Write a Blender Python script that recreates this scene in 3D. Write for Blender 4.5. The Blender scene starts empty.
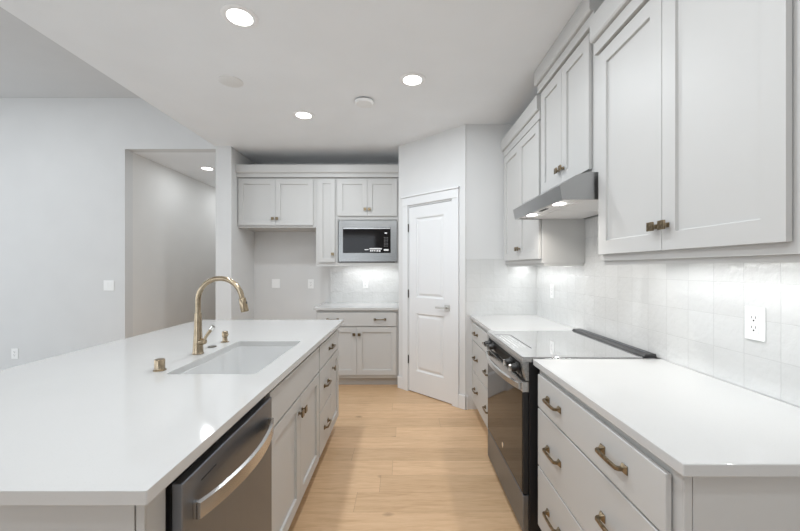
import bpy, bmesh, math, random
from mathutils import Vector, Matrix
PI = math.pi
random.seed(4)
sc = bpy.context.scene
COL = sc.collection

# ------------------------------------------------------------------ camera
F = 360.0                       # focal length in pixels of an 800 px wide frame
cam_d = bpy.data.cameras.new('camera')
cam_d.sensor_fit = 'HORIZONTAL'; cam_d.sensor_width = 36.0
cam_d.lens = 36.0 * F / 800.0
cam_d.shift_x = -3.0 / 800.0; cam_d.shift_y = 2.5 / 800.0
cam_d.clip_start = 0.02
cam = bpy.data.objects.new('camera', cam_d); COL.objects.link(cam)
cam.location = (0, 0, 1.37); cam.rotation_euler = (PI / 2, 0, 0)
sc.camera = cam

# ------------------------------------------------------------------ world, daylight, exposure
vs = sc.view_settings
sc.display_settings.display_device = 'sRGB'
vs.view_transform = 'Standard'; vs.look = 'None'; vs.gamma = 1.0; vs.use_curve_mapping = False
vs.exposure = 0.20
w = bpy.data.worlds.new('sky'); sc.world = w; w.use_nodes = True
w.node_tree.nodes['Background'].inputs[0].default_value = (0.72, 0.84, 1.0, 1)
w.node_tree.nodes['Background'].inputs[1].default_value = 1.0

def area(name, loc, rot, sx, sy, power, col=(1, 1, 1), spread=PI, shape='RECTANGLE'):
    d = bpy.data.lights.new(name, 'AREA'); d.shape = shape
    d.size = sx
    if shape == 'RECTANGLE': d.size_y = sy
    d.energy = power; d.color = col; d.spread = spread
    o = bpy.data.objects.new(name, d); COL.objects.link(o)
    o.location = loc; o.rotation_euler = rot
    return o
# daylight entering by the windows of the great room on the left and of the wall behind the camera
area('daylight_left', (-7.35, 0.3, 1.55), (0, -PI / 2, 0), 2.2, 6.0, 80, (0.91, 0.955, 1.0))
area('daylight_behind', (-3.6, -4.30, 1.45), (PI / 2, 0, 0), 5.2, 2.2, 66, (0.90, 0.95, 1.0))

try:
    sc.cycles.max_bounces = 10; sc.cycles.diffuse_bounces = 6; sc.cycles.glossy_bounces = 4
    sc.cycles.use_denoising = True; sc.cycles.caustics_reflective = False; sc.cycles.caustics_refractive = False
    sc.cycles.sample_clamp_indirect = 4.0
except Exception: pass

# ------------------------------------------------------------------ materials
def mat(name, col, rough=0.5, metal=0.0, spec=0.5, coat=0.0, emit=None, estr=0.0, aniso=0.0):
    m = bpy.data.materials.new(name); m.use_nodes = True
    b = m.node_tree.nodes['Principled BSDF']
    b.inputs['Base Color'].default_value = (*col, 1); b.inputs['Roughness'].default_value = rough
    b.inputs['Metallic'].default_value = metal; b.inputs['Specular IOR Level'].default_value = spec
    b.inputs['Coat Weight'].default_value = coat
    if emit: b.inputs['Emission Color'].default_value = (*emit, 1); b.inputs['Emission Strength'].default_value = estr
    return m
class NT:
    def __init__(s, m): s.t = m.node_tree; s.b = s.t.nodes['Principled BSDF']
    def n(s, typ, **kw):
        x = s.t.nodes.new(typ)
        for k, v in kw.items(): setattr(x, k, v)
        return x
    def l(s, a, b): s.t.links.new(a, b)
    def math(s, op, a, b=None, c=None):
        x = s.n('ShaderNodeMath', operation=op)
        for i, v in enumerate((a, b, c)):
            if v is None: continue
            if isinstance(v, (int, float)): x.inputs[i].default_value = v
            else: s.l(v, x.inputs[i])
        return x.outputs[0]
    def obj(s, scale=(1, 1, 1)):
        tc = s.n('ShaderNodeTexCoord'); mp = s.n('ShaderNodeMapping'); mp.inputs['Scale'].default_value = scale
        s.l(tc.outputs['Object'], mp.inputs[0]); return mp.outputs[0]
    def noise(s, vec, scale, detail=3, rough=0.5, dist=0.0):
        x = s.n('ShaderNodeTexNoise'); x.inputs['Scale'].default_value = scale; x.inputs['Detail'].default_value = detail
        x.inputs['Roughness'].default_value = rough; x.inputs['Distortion'].default_value = dist; s.l(vec, x.inputs['Vector']); return x.outputs['Fac']
    def ramp(s, fac, stops):
        x = s.n('ShaderNodeValToRGB'); e = x.color_ramp.elements
        while len(e) < len(stops): e.new(0.5)
        for i, (p, c) in enumerate(stops): e[i].position = p; e[i].color = (*c, 1) if len(c) == 3 else c
        s.l(fac, x.inputs[0]); return x.outputs['Color']
    def mix(s, fac, a, b, mode='MIX'):
        x = s.n('ShaderNodeMix', data_type='RGBA', blend_type=mode)
        for i, v in ((0, fac), (6, a), (7, b)):
            if isinstance(v, (int, float)): x.inputs[i].default_value = v
            elif isinstance(v, tuple): x.inputs[i].default_value = (*v, 1)
            else: s.l(v, x.inputs[i])
        return x.outputs[2]
    def bump(s, h, strength, dist):
        x = s.n('ShaderNodeBump'); x.inputs['Strength'].default_value = strength; x.inputs['Distance'].default_value = dist
        s.l(h, x.inputs['Height']); s.l(x.outputs[0], s.b.inputs['Normal'])

def painted(name, col, rough, tex=0.0006, scale=90, var=0.015):
    m = mat(name, col, rough); t = NT(m); v = t.obj()
    n = t.noise(v, scale, 4, 0.6)
    a = tuple(c * (1 - var) for c in col); b = tuple(min(1, c * (1 + var)) for c in col)
    t.l(t.ramp(t.noise(v, 3.0, 2), [(0.3, a), (0.7, b)]), t.b.inputs['Base Color'])
    if tex: t.bump(n, 0.25, tex)
    return m
WALL = painted('wall_paint', (0.68, 0.68, 0.675), 0.62)
CEIL = painted('ceiling_paint', (0.86, 0.875, 0.89), 0.8, 0.0015, 60)
HALLP = painted('hall_wall_paint', (0.74, 0.73, 0.71), 0.65)
TRIM = painted('white_trim_paint', (0.74, 0.745, 0.75), 0.33, 0.0, var=0.006)
CAB = painted('grey_cabinet_paint', (0.54, 0.535, 0.522), 0.46, 0.0, var=0.008)
CABIN = painted('cabinet_interior', (0.45, 0.44, 0.42), 0.5, 0.0)

# quartz
QUARTZ = mat('white_quartz', (0.84, 0.835, 0.82), 0.07); t = NT(QUARTZ); v = t.obj()
t.l(t.mix(t.ramp(t.noise(v, 260, 2), [(0.28, (1, 1, 1)), (0.36, (0, 0, 0))]), t.ramp(t.noise(v, 2.2, 4), [(0.3, (0.560, 0.555, 0.545)), (0.7, (0.575, 0.57, 0.56))]), (0.52, 0.515, 0.505)), t.b.inputs['Base Color'])
SINKW = mat('white_sink_composite', (0.68, 0.68, 0.675), 0.22)

# stainless steel, brushed along local x or z
def steel(name, col, rough, scale, bump=0.00025):
    m = mat(name, col, rough, 1.0); t = NT(m); v = t.obj(scale)
    n = t.noise(v, 1.0, 3, 0.6)
    r = t.n('ShaderNodeMapRange'); r.inputs[3].default_value = rough - 0.06; r.inputs[4].default_value = rough + 0.08
    t.l(n, r.inputs[0]); t.l(r.outputs[0], t.b.inputs['Roughness'])
    return m
STEEL = steel('brushed_stainless', (0.40, 0.40, 0.395), 0.27, (3, 60, 500))
STEELD = steel('dark_stainless', (0.235, 0.25, 0.275), 0.40, (500, 500, 4))
STEELV = steel('bright_stainless', (0.60, 0.60, 0.595), 0.22, (400, 4, 400))
CHROME = mat('polished_steel', (0.80, 0.79, 0.77), 0.12, 1.0)
NICKEL = mat('satin_nickel', (0.55, 0.53, 0.50), 0.3, 1.0)
BRONZE = mat('champagne_bronze', (0.58, 0.43, 0.27), 0.24, 1.0); t = NT(BRONZE)
t.l(t.ramp(t.noise(t.obj(), 25, 3), [(0.3, (0.33, 0.26, 0.175)), (0.7, (0.46, 0.375, 0.27))]), t.b.inputs['Base Color'])
ABRASS = mat('antique_brass', (0.2, 0.15, 0.1), 0.3, 1.0); t = NT(ABRASS)
t.l(t.ramp(t.noise(t.obj(), 60, 3), [(0.3, (0.15, 0.115, 0.07)), (0.7, (0.36, 0.285, 0.19))]), t.b.inputs['Base Color'])
BLACK = mat('black_enamel', (0.012, 0.012, 0.013), 0.35)
BLACKG = mat('black_glass', (0.008, 0.007, 0.007), 0.06, spec=0.28)
COOKG = mat('ceramic_cooktop_glass', (0.48, 0.48, 0.48), 0.05, 0.6, coat=1.0)
COOKG.node_tree.nodes['Principled BSDF'].inputs['IOR'].default_value = 2.4
COOKG.node_tree.nodes['Principled BSDF'].inputs['Coat IOR'].default_value = 2.0
PLATE = mat('white_plastic', (0.86, 0.86, 0.85), 0.3)
RINGM = mat('light_trim_white', (0.88, 0.88, 0.88), 0.5)
SLOT = mat('dark_slot', (0.03, 0.03, 0.03), 0.6)
HINGE = mat('dark_bronze_hinge', (0.07, 0.065, 0.06), 0.35, 0.9)
LENS = mat('lit_lens', (1, 1, 1), 0.5, emit=(1.0, 0.98, 0.94), estr=7.0)
LEDBAR = mat('lit_led_strip', (1, 1, 1), 0.5, emit=(1.0, 0.97, 0.91), estr=2.5)
MARK = mat('printed_light_grey_marks', (0.85, 0.85, 0.84), 0.5)
PAPER = mat('white_label', (0.8, 0.8, 0.8), 0.5)
DISPLAY = mat('lit_display', (0.5, 0.5, 0.5), 0.4, emit=(0.9, 0.95, 1.0), estr=0.5)
GLASSM = bpy.data.materials.new('window_glass'); GLASSM.use_nodes = True
gb = GLASSM.node_tree.nodes['Principled BSDF']; gb.inputs['Transmission Weight'].default_value = 1; gb.inputs['Roughness'].default_value = 0.0; gb.inputs['IOR'].default_value = 1.05

# oak planks laid across the room (grain along x)
FLOOR = mat('oak_planks', (0.5, 0.35, 0.2), 0.42); t = NT(FLOOR)
tc = t.n('ShaderNodeTexCoord'); sp = t.n('ShaderNodeSeparateXYZ'); t.l(tc.outputs['Object'], sp.inputs[0])
X, Y = sp.outputs[0], sp.outputs[1]
ry = t.math('DIVIDE', t.math('SUBTRACT', Y, 2.20), 0.18); row = t.math('FLOOR', ry); fy = t.math('FRACT', ry)
wn = t.n('ShaderNodeTexWhiteNoise', noise_dimensions='1D'); t.l(row, wn.inputs['W'])
ux = t.math('ADD', t.math('DIVIDE', X, 1.9), t.math('MULTIPLY', wn.outputs['Value'], 7.0)); cx = t.math('FLOOR', ux); fx = t.math('FRACT', ux)
cmb = t.n('ShaderNodeCombineXYZ'); t.l(cx, cmb.inputs[0]); t.l(row, cmb.inputs[1])
wn2 = t.n('ShaderNodeTexWhiteNoise', noise_dimensions='3D'); t.l(cmb.outputs[0], wn2.inputs['Vector'])
shift = t.n('ShaderNodeVectorMath', operation='MULTIPLY_ADD'); t.l(wn2.outputs['Color'], shift.inputs[0]); shift.inputs[1].default_value = (9, 9, 9); t.l(tc.outputs['Object'], shift.inputs[2])
mp = t.n('ShaderNodeMapping'); mp.inputs['Scale'].default_value = (1.3, 14, 1); t.l(shift.outputs[0], mp.inputs[0])
g1 = t.noise(mp.outputs[0], 3.0, 6, 0.62, 0.6)
mp2 = t.n('ShaderNodeMapping'); mp2.inputs['Scale'].default_value = (3, 90, 1); t.l(shift.outputs[0], mp2.inputs[0])
g2 = t.noise(mp2.outputs[0], 4.0, 3, 0.6)
base = t.ramp(g1, [(0.28, (0.50, 0.30, 0.15)), (0.48, (0.70, 0.46, 0.26)), (0.74, (0.84, 0.59, 0.36))])
base = t.mix(0.5, base, t.ramp(g2, [(0.3, (0.56, 0.35, 0.185)), (0.7, (0.78, 0.53, 0.32))]))
tone = t.ramp(wn2.outputs['Value'], [(0.0, (0.80, 0.79, 0.78)), (1.0, (1.0, 1.01, 1.04))])
base = t.mix(1.0, base, tone, 'MULTIPLY')
vo = t.n('ShaderNodeTexVoronoi'); vo.inputs['Scale'].default_value = 1.0
mp3 = t.n('ShaderNodeMapping'); mp3.inputs['Scale'].default_value = (2.6, 4.6, 1); t.l(shift.outputs[0], mp3.inputs[0]); t.l(mp3.outputs[0], vo.inputs['Vector'])
dd = t.math('ADD', vo.outputs['Distance'], t.math('MULTIPLY', t.math('SUBTRACT', g1, 0.5), 0.09))
base = t.mix(t.ramp(dd, [(0.04, (0.85, 0.85, 0.85)), (0.13, (0, 0, 0))]), base, (0.20, 0.115, 0.06))
sy = t.math('ADD', t.math('LESS_THAN', fy, 0.010), t.math('LESS_THAN', fx, 0.0014))
base = t.mix(t.math('MULTIPLY', t.math('MINIMUM', sy, 1.0), 0.5), base, (0.22, 0.14, 0.08))
t.l(base, t.b.inputs['Base Color'])
t.bump(t.math('SUBTRACT', g2, t.math('MULTIPLY', sy, 1.0)), 0.15, 0.0008)

# square glazed wall tile: object x/y -> first axis chosen by `ax`, z up; joints pass through the object's origin
def tile_mat(name, ax):
    m = mat(name, (0.8, 0.8, 0.79), 0.12, spec=0.55); t = NT(m)
    tc = t.n('ShaderNodeTexCoord'); sp = t.n('ShaderNodeSeparateXYZ'); t.l(tc.outputs['Object'], sp.inputs[0])
    u = t.math('DIVIDE', sp.outputs[ax], 0.134); v = t.math('DIVIDE', sp.outputs[2], 0.134)
    fu = t.math('ABSOLUTE', t.math('SUBTRACT', t.math('FRACT', u), 0.5)); fv = t.math('ABSOLUTE', t.math('SUBTRACT', t.math('FRACT', v), 0.5))
    edge = t.math('MAXIMUM', fu, fv)                      # 0.5 at a joint
    cm = t.n('ShaderNodeCombineXYZ'); t.l(t.math('FLOOR', u), cm.inputs[0]); t.l(t.math('FLOOR', v), cm.inputs[1])
    wn = t.n('ShaderNodeTexWhiteNoise', noise_dimensions='3D'); t.l(cm.outputs[0], wn.inputs['Vector'])
    c = t.ramp(wn.outputs['Value'], [(0.0, (0.62, 0.62, 0.61)), (1.0, (0.66, 0.66, 0.65))])
    c = t.mix(t.ramp(edge, [(0.490, (0, 0, 0)), (0.494, (1, 1, 1))]), c, (0.57, 0.57, 0.56))
    t.l(c, t.b.inputs['Base Color'])
    sh = t.n('ShaderNodeVectorMath', operation='MULTIPLY_ADD'); t.l(wn.outputs['Color'], sh.inputs[0]); sh.inputs[1].default_value = (5, 5, 5); t.l(tc.outputs['Object'], sh.inputs[2])
    n1 = t.noise(sh.outputs[0], 11, 2, 0.5); n2 = t.noise(sh.outputs[0], 42, 2, 0.5)
    # a slight tilt for each tile
    tl = t.math('MULTIPLY', t.math('SUBTRACT', wn.outputs['Value'], 0.5), t.math('MULTIPLY', t.math('FRACT', u), 0.35))
    h = t.math('ADD', t.math('ADD', t.math('MULTIPLY', n1, 0.9), t.math('MULTIPLY', n2, 0.30)), tl)
    jd = t.math('MULTIPLY', t.math('SMOOTH_MAX', t.math('SUBTRACT', edge, 0.482), 0.0, 0.004), 5)
    t.bump(t.math('SUBTRACT', h, jd), 1.0, 0.007)
    return m
TILE_Y = tile_mat('glazed_tile_along_wall', 1); TILE_X = tile_mat('glazed_tile_across_wall', 0)

# ------------------------------------------------------------------ mesh helpers
class MB:
    def __init__(s): s.v = []; s.f = []
    def add(s, vs_, fs):
        k = len(s.v); s.v += [tuple(p) for p in vs_]; s.f += [tuple(i + k for i in f) for f in fs]; return s
    def box(s, x0, x1, y0, y1, z0, z1):
        x0, x1 = sorted((x0, x1)); y0, y1 = sorted((y0, y1)); z0, z1 = sorted((z0, z1))
        return s.add([(x0, y0, z0), (x1, y0, z0), (x1, y1, z0), (x0, y1, z0), (x0, y0, z1), (x1, y0, z1), (x1, y1, z1), (x0, y1, z1)],
                     [(0, 3, 2, 1), (4, 5, 6, 7), (0, 1, 5, 4), (1, 2, 6, 5), (2, 3, 7, 6), (3, 0, 4, 7)])
    def prism(s, prof, a, b, axis='x'):
        n = len(prof)
        def P(t, p): return {'x': (t, p[0], p[1]), 'y': (p[0], t, p[1]), 'z': (p[0], p[1], t)}[axis]
        return s.add([P(a, p) for p in prof] + [P(b, p) for p in prof],
                     [tuple(range(n))[::-1], tuple(range(n, 2 * n))] + [(i, (i + 1) % n, n + (i + 1) % n, n + i) for i in range(n)])
    def lathe(s, prof, seg=24, at=(0, 0, 0), M=None):
        vs_ = []; n = len(prof)
        for (r, z) in prof:
            for k in range(seg):
                p = Vector((r * math.cos(2 * PI * k / seg), r * math.sin(2 * PI * k / seg), z))
                if M: p = M @ p
                vs_.append(p + Vector(at))
        fs = [(i * seg + k, i * seg + (k + 1) % seg, (i + 1) * seg + (k + 1) % seg, (i + 1) * seg + k) for i in range(n - 1) for k in range(seg)]
        fs += [tuple(range(seg))[::-1], tuple((n - 1) * seg + k for k in range(seg))]
        return s.add(vs_, fs)
    def tube(s, pts, rad, seg=14):
        pts = [Vector(p) for p in pts]; vs_ = []; n = len(pts)
        up = Vector((0, 1, 0)); 
        for i, p in enumerate(pts):
            d = (pts[min(i + 1, n - 1)] - pts[max(i - 1, 0)]).normalized()
            a = up.cross(d)
            if a.length < 1e-4: a = Vector((1, 0, 0)).cross(d)
            a.normalize(); b = d.cross(a); r = rad[i] if isinstance(rad, (list, tuple)) else rad
            vs_ += [p + a * r * math.cos(2 * PI * k / seg) + b * r * math.sin(2 * PI * k / seg) for k in range(seg)]
        fs = [(i * seg + k, i * seg + (k + 1) % seg, (i + 1) * seg + (k + 1) % seg, (i + 1) * seg + k) for i in range(n - 1) for k in range(seg)]
        fs += [tuple(range(seg))[::-1], tuple((n - 1) * seg + k for k in range(seg))]
        return s.add(vs_, fs)
    def build(s, name, m, parent=None, loc=(0, 0, 0), rotz=0.0, bevel=0.0, smooth=False, seg=2):
        me = bpy.data.meshes.new(name); me.from_pydata(s.v, [], s.f); me.update()
        bm = bmesh.new(); bm.from_mesh(me); bmesh.ops.recalc_face_normals(bm, faces=bm.faces); bm.to_mesh(me); bm.free()
        me.materials.append(m)
        o = bpy.data.objects.new(name, me); COL.objects.link(o); o.location = loc; o.rotation_euler = (0, 0, rotz)
        if parent: o.parent = parent
        if smooth:
            for p in me.polygons: p.use_smooth = True
            try: me.set_sharp_from_angle(angle=math.radians(35))
            except Exception: pass
        if bevel > 0:
            b = o.modifiers.new('bevel', 'BEVEL'); b.width = bevel; b.segments = seg; b.limit_method = 'ANGLE'; b.angle_limit = math.radians(30)
        return o
def box(name, m, b, parent=None, loc=(0, 0, 0), bevel=0.0):
    return MB().box(*b).build(name, m, parent, loc, bevel=bevel)
def thing(name, label, cat, loc=(0, 0, 0), rotz=0.0, group=None):
    o = bpy.data.objects.new(name, None); COL.objects.link(o); o.empty_display_size = 0.1
    o.location = loc; o.rotation_euler = (0, 0, rotz); return tag(o, label, cat, group)
def tag(o, label, cat, group=None):
    o['label'] = label; o['category'] = cat
    if group: o['group'] = group
    return o
def struct(o, label=None):
    o['kind'] = 'structure'
    if label: o['label'] = label
    return o
def tree(o):
    c = o.copy(); COL.objects.link(c)
    for ch in o.children:
        d = tree(ch); d.parent = c
    return c

# ================================================================== STRUCTURE
CZ = 2.765; HZ = 3.322; YW = 4.13; XR = 1.296; XL = -7.6; YB = -4.5; HEADZ = 2.735
m = MB(); m.box(-2.6, XR + 0.13, -0.9, 6.7, -0.1, 0.0); m.box(-3.31, -2.6, 3.2, 6.7, -0.1, 0.0)
struct(m.build('floor', FLOOR), 'light oak plank floor')
BOUNCE_CARPET = painted('neutral_bounce_carpet', (0.66, 0.66, 0.65), 0.95, 0.004, 220)  # made-up carpet, out of view, to bounce neutral light into the kitchen
m = MB(); m.box(XL, -2.6, YB, 3.2, -0.1, 0.0); m.box(XL, -3.31, 3.2, 4.25, -0.1, 0.0); m.box(-2.6, XR + 0.13, YB, -0.9, -0.1, 0.0)
struct(m.build('floor_great_room', BOUNCE_CARPET), 'unseen pale carpet added to bounce neutral light')
struct(box('ceiling', CEIL, (-2.15, XR + 0.008, YB, 4.77, CZ, HZ + 0.12)), 'flat white kitchen ceiling')
struct(box('ceiling_great_room', painted('dimmed_ceiling_paint', (0.64, 0.64, 0.64), 0.9, 0.0), (XL, -2.15, YB, YW, HZ, HZ + 0.12)), 'higher white ceiling over the great room')  # white paint darkened to stand for the dimmer light on this ceiling
struct(box('ceiling_hall', CEIL, (-3.19, -2.15, YW + 0.12, 6.6, HEADZ, HEADZ + 0.1)), 'hallway ceiling')
struct(box('wall_right', WALL, (XR + 0.008, XR + 0.13, YB, 4.77, 0, HZ)))
struct(box('wall_pantry', WALL, (0.605, XR + 0.008, 3.493, 3.60, 0, CZ)), 'white wall at the end of the right counter')
struct(box('wall_pantry_side', WALL, (-0.05, 0.07, 4.21, 4.77, 0, CZ)))
struct(box('wall_back', WALL, (-1.97, 0.6, 4.77, 4.89, 0, CZ)), 'white back wall of the cabinet alcove')
struct(box('wall_wing', WALL, (-2.15, -1.97, YW, 6.6, 0, CZ)), 'white wing wall between hallway and alcove')
m = MB(); m.box(XL, -3.19, YW, YW + 0.12, 0, HZ); m.box(-3.19, -2.15, YW, YW + 0.12, HEADZ, HZ)
struct(m.build('wall_left', WALL), 'tall white wall left of the hallway opening')
struct(box('wall_hall_left', HALLP, (-3.31, -3.19, YW + 0.12, 6.6, 0, HEADZ)), 'greige hallway wall')
struct(box('wall_hall_end', HALLP, (-3.31, -2.15, 6.6, 6.7, 0, HEADZ)))
# great-room wall with three windows, and the wall behind the camera with a wide sliding window
m = MB(); xs = (XL - 0.15, XL); wins = [(-2.9, -1.1), (-0.6, 1.2), (1.7, 3.4)]
m.box(*xs, YB, 4.25, 0, 0.45); m.box(*xs, YB, 4.25, 2.65, HZ)
e = YB
for a, b in wins + [(4.25, None)]:
    m.box(*xs, e, a, 0.45, 2.65); e = b
struct(m.build('wall_far_left', WALL))
m = MB(); m.box(XL, XR + 0.13, YB - 0.15, YB, 2.55, HZ); m.box(XL, -6.2, YB - 0.15, YB, 0, 2.55); m.box(-1.0, XR + 0.13, YB - 0.15, YB, 0, 2.55); m.box(-6.2, -1.0, YB - 0.15, YB, 0, 0.25)
struct(m.build('wall_behind', WALL))
for i, (a, b) in enumerate(wins):
    m = MB(); x0, x1 = XL - 0.11, XL - 0.04
    m.box(x0, x1, a, a + 0.05, 0.45, 2.65); m.box(x0, x1, b - 0.05, b, 0.45, 2.65); m.box(x0, x1, a + 0.05, b - 0.05, 0.45, 0.50); m.box(x0, x1, a + 0.05, b - 0.05, 2.60, 2.65)
    fr = struct(m.build('window_%d' % (i + 1), TRIM, bevel=0.003)); box('pane', GLASSM, (XL - 0.08, XL - 0.074, a + 0.05, b - 0.05, 0.5, 2.6), fr)
m = MB()
for a, b in ((-6.2, -4.5), (-4.45, -2.75), (-2.7, -1.0)):
    m.box(a, a + 0.05, YB - 0.11, YB - 0.04, 0.25, 2.55); m.box(b - 0.05, b, YB - 0.11, YB - 0.04, 0.25, 2.55); m.box(a + 0.05, b - 0.05, YB - 0.11, YB - 0.04, 0.25, 0.31); m.box(a + 0.05, b - 0.05, YB - 0.11, YB - 0.04, 2.49, 2.55)
fr = struct(m.build('window_4', TRIM, bevel=0.003)); box('pane', GLASSM, (-6.15, -1.05, YB - 0.08, YB - 0.074, 0.31, 2.49), fr)
struct(box('ground_outside', mat('pale_lawn', (0.25, 0.3, 0.2), 0.9), (-40, 30, -40, 30, -0.3, -0.2)))

# diagonal pantry wall with its door
DA = Vector((-0.05, 4.13)); DB = Vector((0.605, 3.485)); DL = (DB - DA).length; DR = math.atan2(DB.y - DA.y, DB.x - DA.x)
dz0, dz1, dt = 0.150, 0.772, 2.06
m = MB(); m.box(0, dz0, 0, 0.11, 0, CZ); m.box(dz1, DL, 0, 0.11, 0, CZ); m.box(dz0, dz1, 0, 0.11, dt, CZ)
struct(m.build('wall_pantry_diagonal', WALL, loc=(DA.x, DA.y, 0), rotz=DR), 'white diagonal wall that holds the pantry door')
# door casing
m = MB(); cw = 0.072
m.box(dz0 - cw, dz0 + 0.006, -0.016, -0.0005, 0, dt + 0.004); m.box(dz1 - 0.006, dz1 + cw, -0.016, -0.0005, 0, dt + 0.004)
m.box(dz0 - cw, dz1 + cw, -0.019, -0.0005, dt + 0.004, dt + 0.094); m.box(dz0 - cw - 0.012, dz1 + cw + 0.012, -0.032, -0.0005, dt + 0.094, dt + 0.112)
struct(m.build('trim_1', TRIM, loc=(DA.x, DA.y, 0), rotz=DR, bevel=0.002), 'white flat casing with a head cap around the pantry door')
m = MB(); m.box(dz0, dz0 + 0.012, 0.0, 0.11, 0, dt); m.box(dz1 - 0.012, dz1, 0.0, 0.11, 0, dt); m.box(dz0 + 0.012, dz1 - 0.012, 0.0, 0.11, dt - 0.012, dt)
struct(m.build('trim_2', TRIM, loc=(DA.x, DA.y, 0), rotz=DR), 'pantry door jamb')

def panel_mesh(w_, h_, t_, panels, steps):
    """slab w x h, front at y=0 facing -y, back at y=t, with recessed rectangles; steps = [(inset, depth), ...]"""
    m = MB()
    xs_ = sorted({0, w_} | {p[0] for p in panels} | {p[1] for p in panels}); zs_ = sorted({0, h_} | {p[2] for p in panels} | {p[3] for p in panels})
    for i in range(len(xs_) - 1):
        for j in range(len(zs_) - 1):
            a, b, c, d = xs_[i], xs_[i + 1], zs_[j], zs_[j + 1]
            if any(p[0] <= a and b <= p[1] and p[2] <= c and d <= p[3] for p in panels): continue
            m.add([(a, 0, c), (b, 0, c), (b, 0, d), (a, 0, d)], [(0, 1, 2, 3)])
    for (a, b, c, d) in panels:
        pr = [(a, 0, c), (b, 0, c), (b, 0, d), (a, 0, d)]
        for (ins, dep) in steps:
            nx = [(a + ins, dep, c + ins), (b - ins, dep, c + ins), (b - ins, dep, d - ins), (a + ins, dep, d - ins)]
            m.add(pr + nx, [(0, 1, 5, 4), (1, 2, 6, 5), (2, 3, 7, 6), (3, 0, 4, 7)]); pr = nx
        m.add(pr, [(0, 1, 2, 3)])
    # sides and back, subdividing the rim where the front grid does
    for k in range(len(xs_) - 1):
        a, b = xs_[k], xs_[k + 1]
        m.add([(a, 0, 0), (b, 0, 0), (b, t_, 0), (a, t_, 0)], [(0, 1, 2, 3)]); m.add([(a, 0, h_), (b, 0, h_), (b, t_, h_), (a, t_, h_)], [(0, 1, 2, 3)])
    for k in range(len(zs_) - 1):
        a, b = zs_[k], zs_[k + 1]
        m.add([(0, 0, a), (0, 0, b), (0, t_, b), (0, t_, a)], [(0, 1, 2, 3)]); m.add([(w_, 0, a), (w_, 0, b), (w_, t_, b), (w_, t_, a)], [(0, 1, 2, 3)])
    bk = [(x, t_, 0) for x in xs_] + [(w_, t_, z) for z in zs_[1:]] + [(x, t_, h_) for x in xs_[::-1][1:]] + [(0, t_, z) for z in zs_[::-1][1:-1]]
    m.add(bk, [tuple(range(len(bk)))])
    return m
def weld(o):
    bm = bmesh.new(); bm.from_mesh(o.data); bmesh.ops.remove_doubles(bm, verts=bm.verts, dist=1e-5); bmesh.ops.recalc_face_normals(bm, faces=bm.faces); bm.to_mesh(o.data); bm.free(); return o

dw = dz1 - dz0 - 0.032; dh = 2.032
door = thing('door_1', 'white two-panel pantry door with a satin lever in the diagonal wall', 'door', (0, 0, 0)); del door['category']
door['kind'] = 'structure'
ux_, uy_ = math.cos(DR), math.sin(DR)
def on_diag(a, n=0.0): return (DA.x + ux_ * a - uy_ * n, DA.y + uy_ * a + ux_ * n)
px, py = on_diag(dz0 + 0.016, 0.001); door.location = (px, py, 0.010); door.rotation_euler = (0, 0, DR)
st = 0.105
weld(panel_mesh(dw, dh, 0.035, [(st, dw - st, 0.235, 0.865), (st, dw - st, 1.04, dh - 0.125)], [(0.003, 0.005), (0.014, 0.012), (0.024, 0.012), (0.044, 0.004)]).build('leaf', TRIM, door))
lv = MB(); lx = dw - 0.06; lz = 0.955
lv.box(lx - 0.030, lx + 0.030, -0.008, -0.0002, lz - 0.030, lz + 0.030)
hd = lv.build('handle', NICKEL, door, bevel=0.002); hd['label'] = 'satin lever handle on a square plate'
l2 = MB(); l2.tube([(lx, -0.008, lz), (lx, -0.045, lz)], 0.010); l2.box(lx - 0.115, lx + 0.012, -0.056, -0.044, lz - 0.009, lz + 0.009); l2.build('lever', NICKEL, hd, bevel=0.003)
for hz in (0.30, 1.03, 1.76):
    h_ = MB(); h_.lathe([(0.006, 0), (0.0065, 0.045), (0.006, 0.09)], 12, at=(-0.006, -0.008, hz)); h_.build('hinge', HINGE, door, smooth=True)

# baseboards
def baseboard(name, x0, x1, y0, y1, **k):
    return struct(MB().box(x0, x1, y0, y1, 0, 0.135).build(name, TRIM, bevel=0.003, **k))
baseboard('baseboard_diagonal_right', dz1 + cw + 0.001, DL + 0.006, -0.015, -0.001, loc=(DA.x, DA.y, 0), rotz=DR)
baseboard('baseboard_pantry', 0.614, 0.628, 3.478, 3.492)
baseboard('baseboard_diagonal_left', -0.004, dz0 - cw - 0.001, -0.015, -0.001, loc=(DA.x, DA.y, 0), rotz=DR)
baseboard('baseboard_left', XL + 0.01, -3.19, YW - 0.015, YW - 0.001)
baseboard('baseboard_hall', -3.189, -3.175, YW + 0.01, 6.58)
baseboard('baseboard_wing', -2.15, -1.97, YW - 0.015, YW - 0.001)
baseboard('baseboard_alcove_side', -1.969, -1.955, YW, 4.754)
baseboard('baseboard_alcove_back', -1.954, -1.01, 4.755, 4.769)

# backsplashes
bs = MB().box(0, 0.0075, -1.234 - 0.40, 3.4925 - 1.234, 0.0040, 1.03).build('tile_backsplash', TILE_Y, loc=(XR, 1.234, 0.9115))
tag(bs, 'glossy white square tile backsplash along the long right wall', 'backsplash')
bs = MB().box(0, XR - 0.612, 0, 0.0075, 0.0040, 0.5485).build('tile_backsplash', TILE_X, loc=(0.612, 3.485, 0.9115))
tag(bs, 'white square tile panel on the short wall beside the pantry door', 'backsplash')
bs = MB().box(-0.96, -0.053, -0.009, -0.0005, 0.0040, 0.4995).build('tile_backsplash', TILE_X, loc=(0, 4.77, 0.9115))
tag(bs, 'small white tile backsplash under the microwave cabinet in the alcove', 'backsplash')

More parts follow.
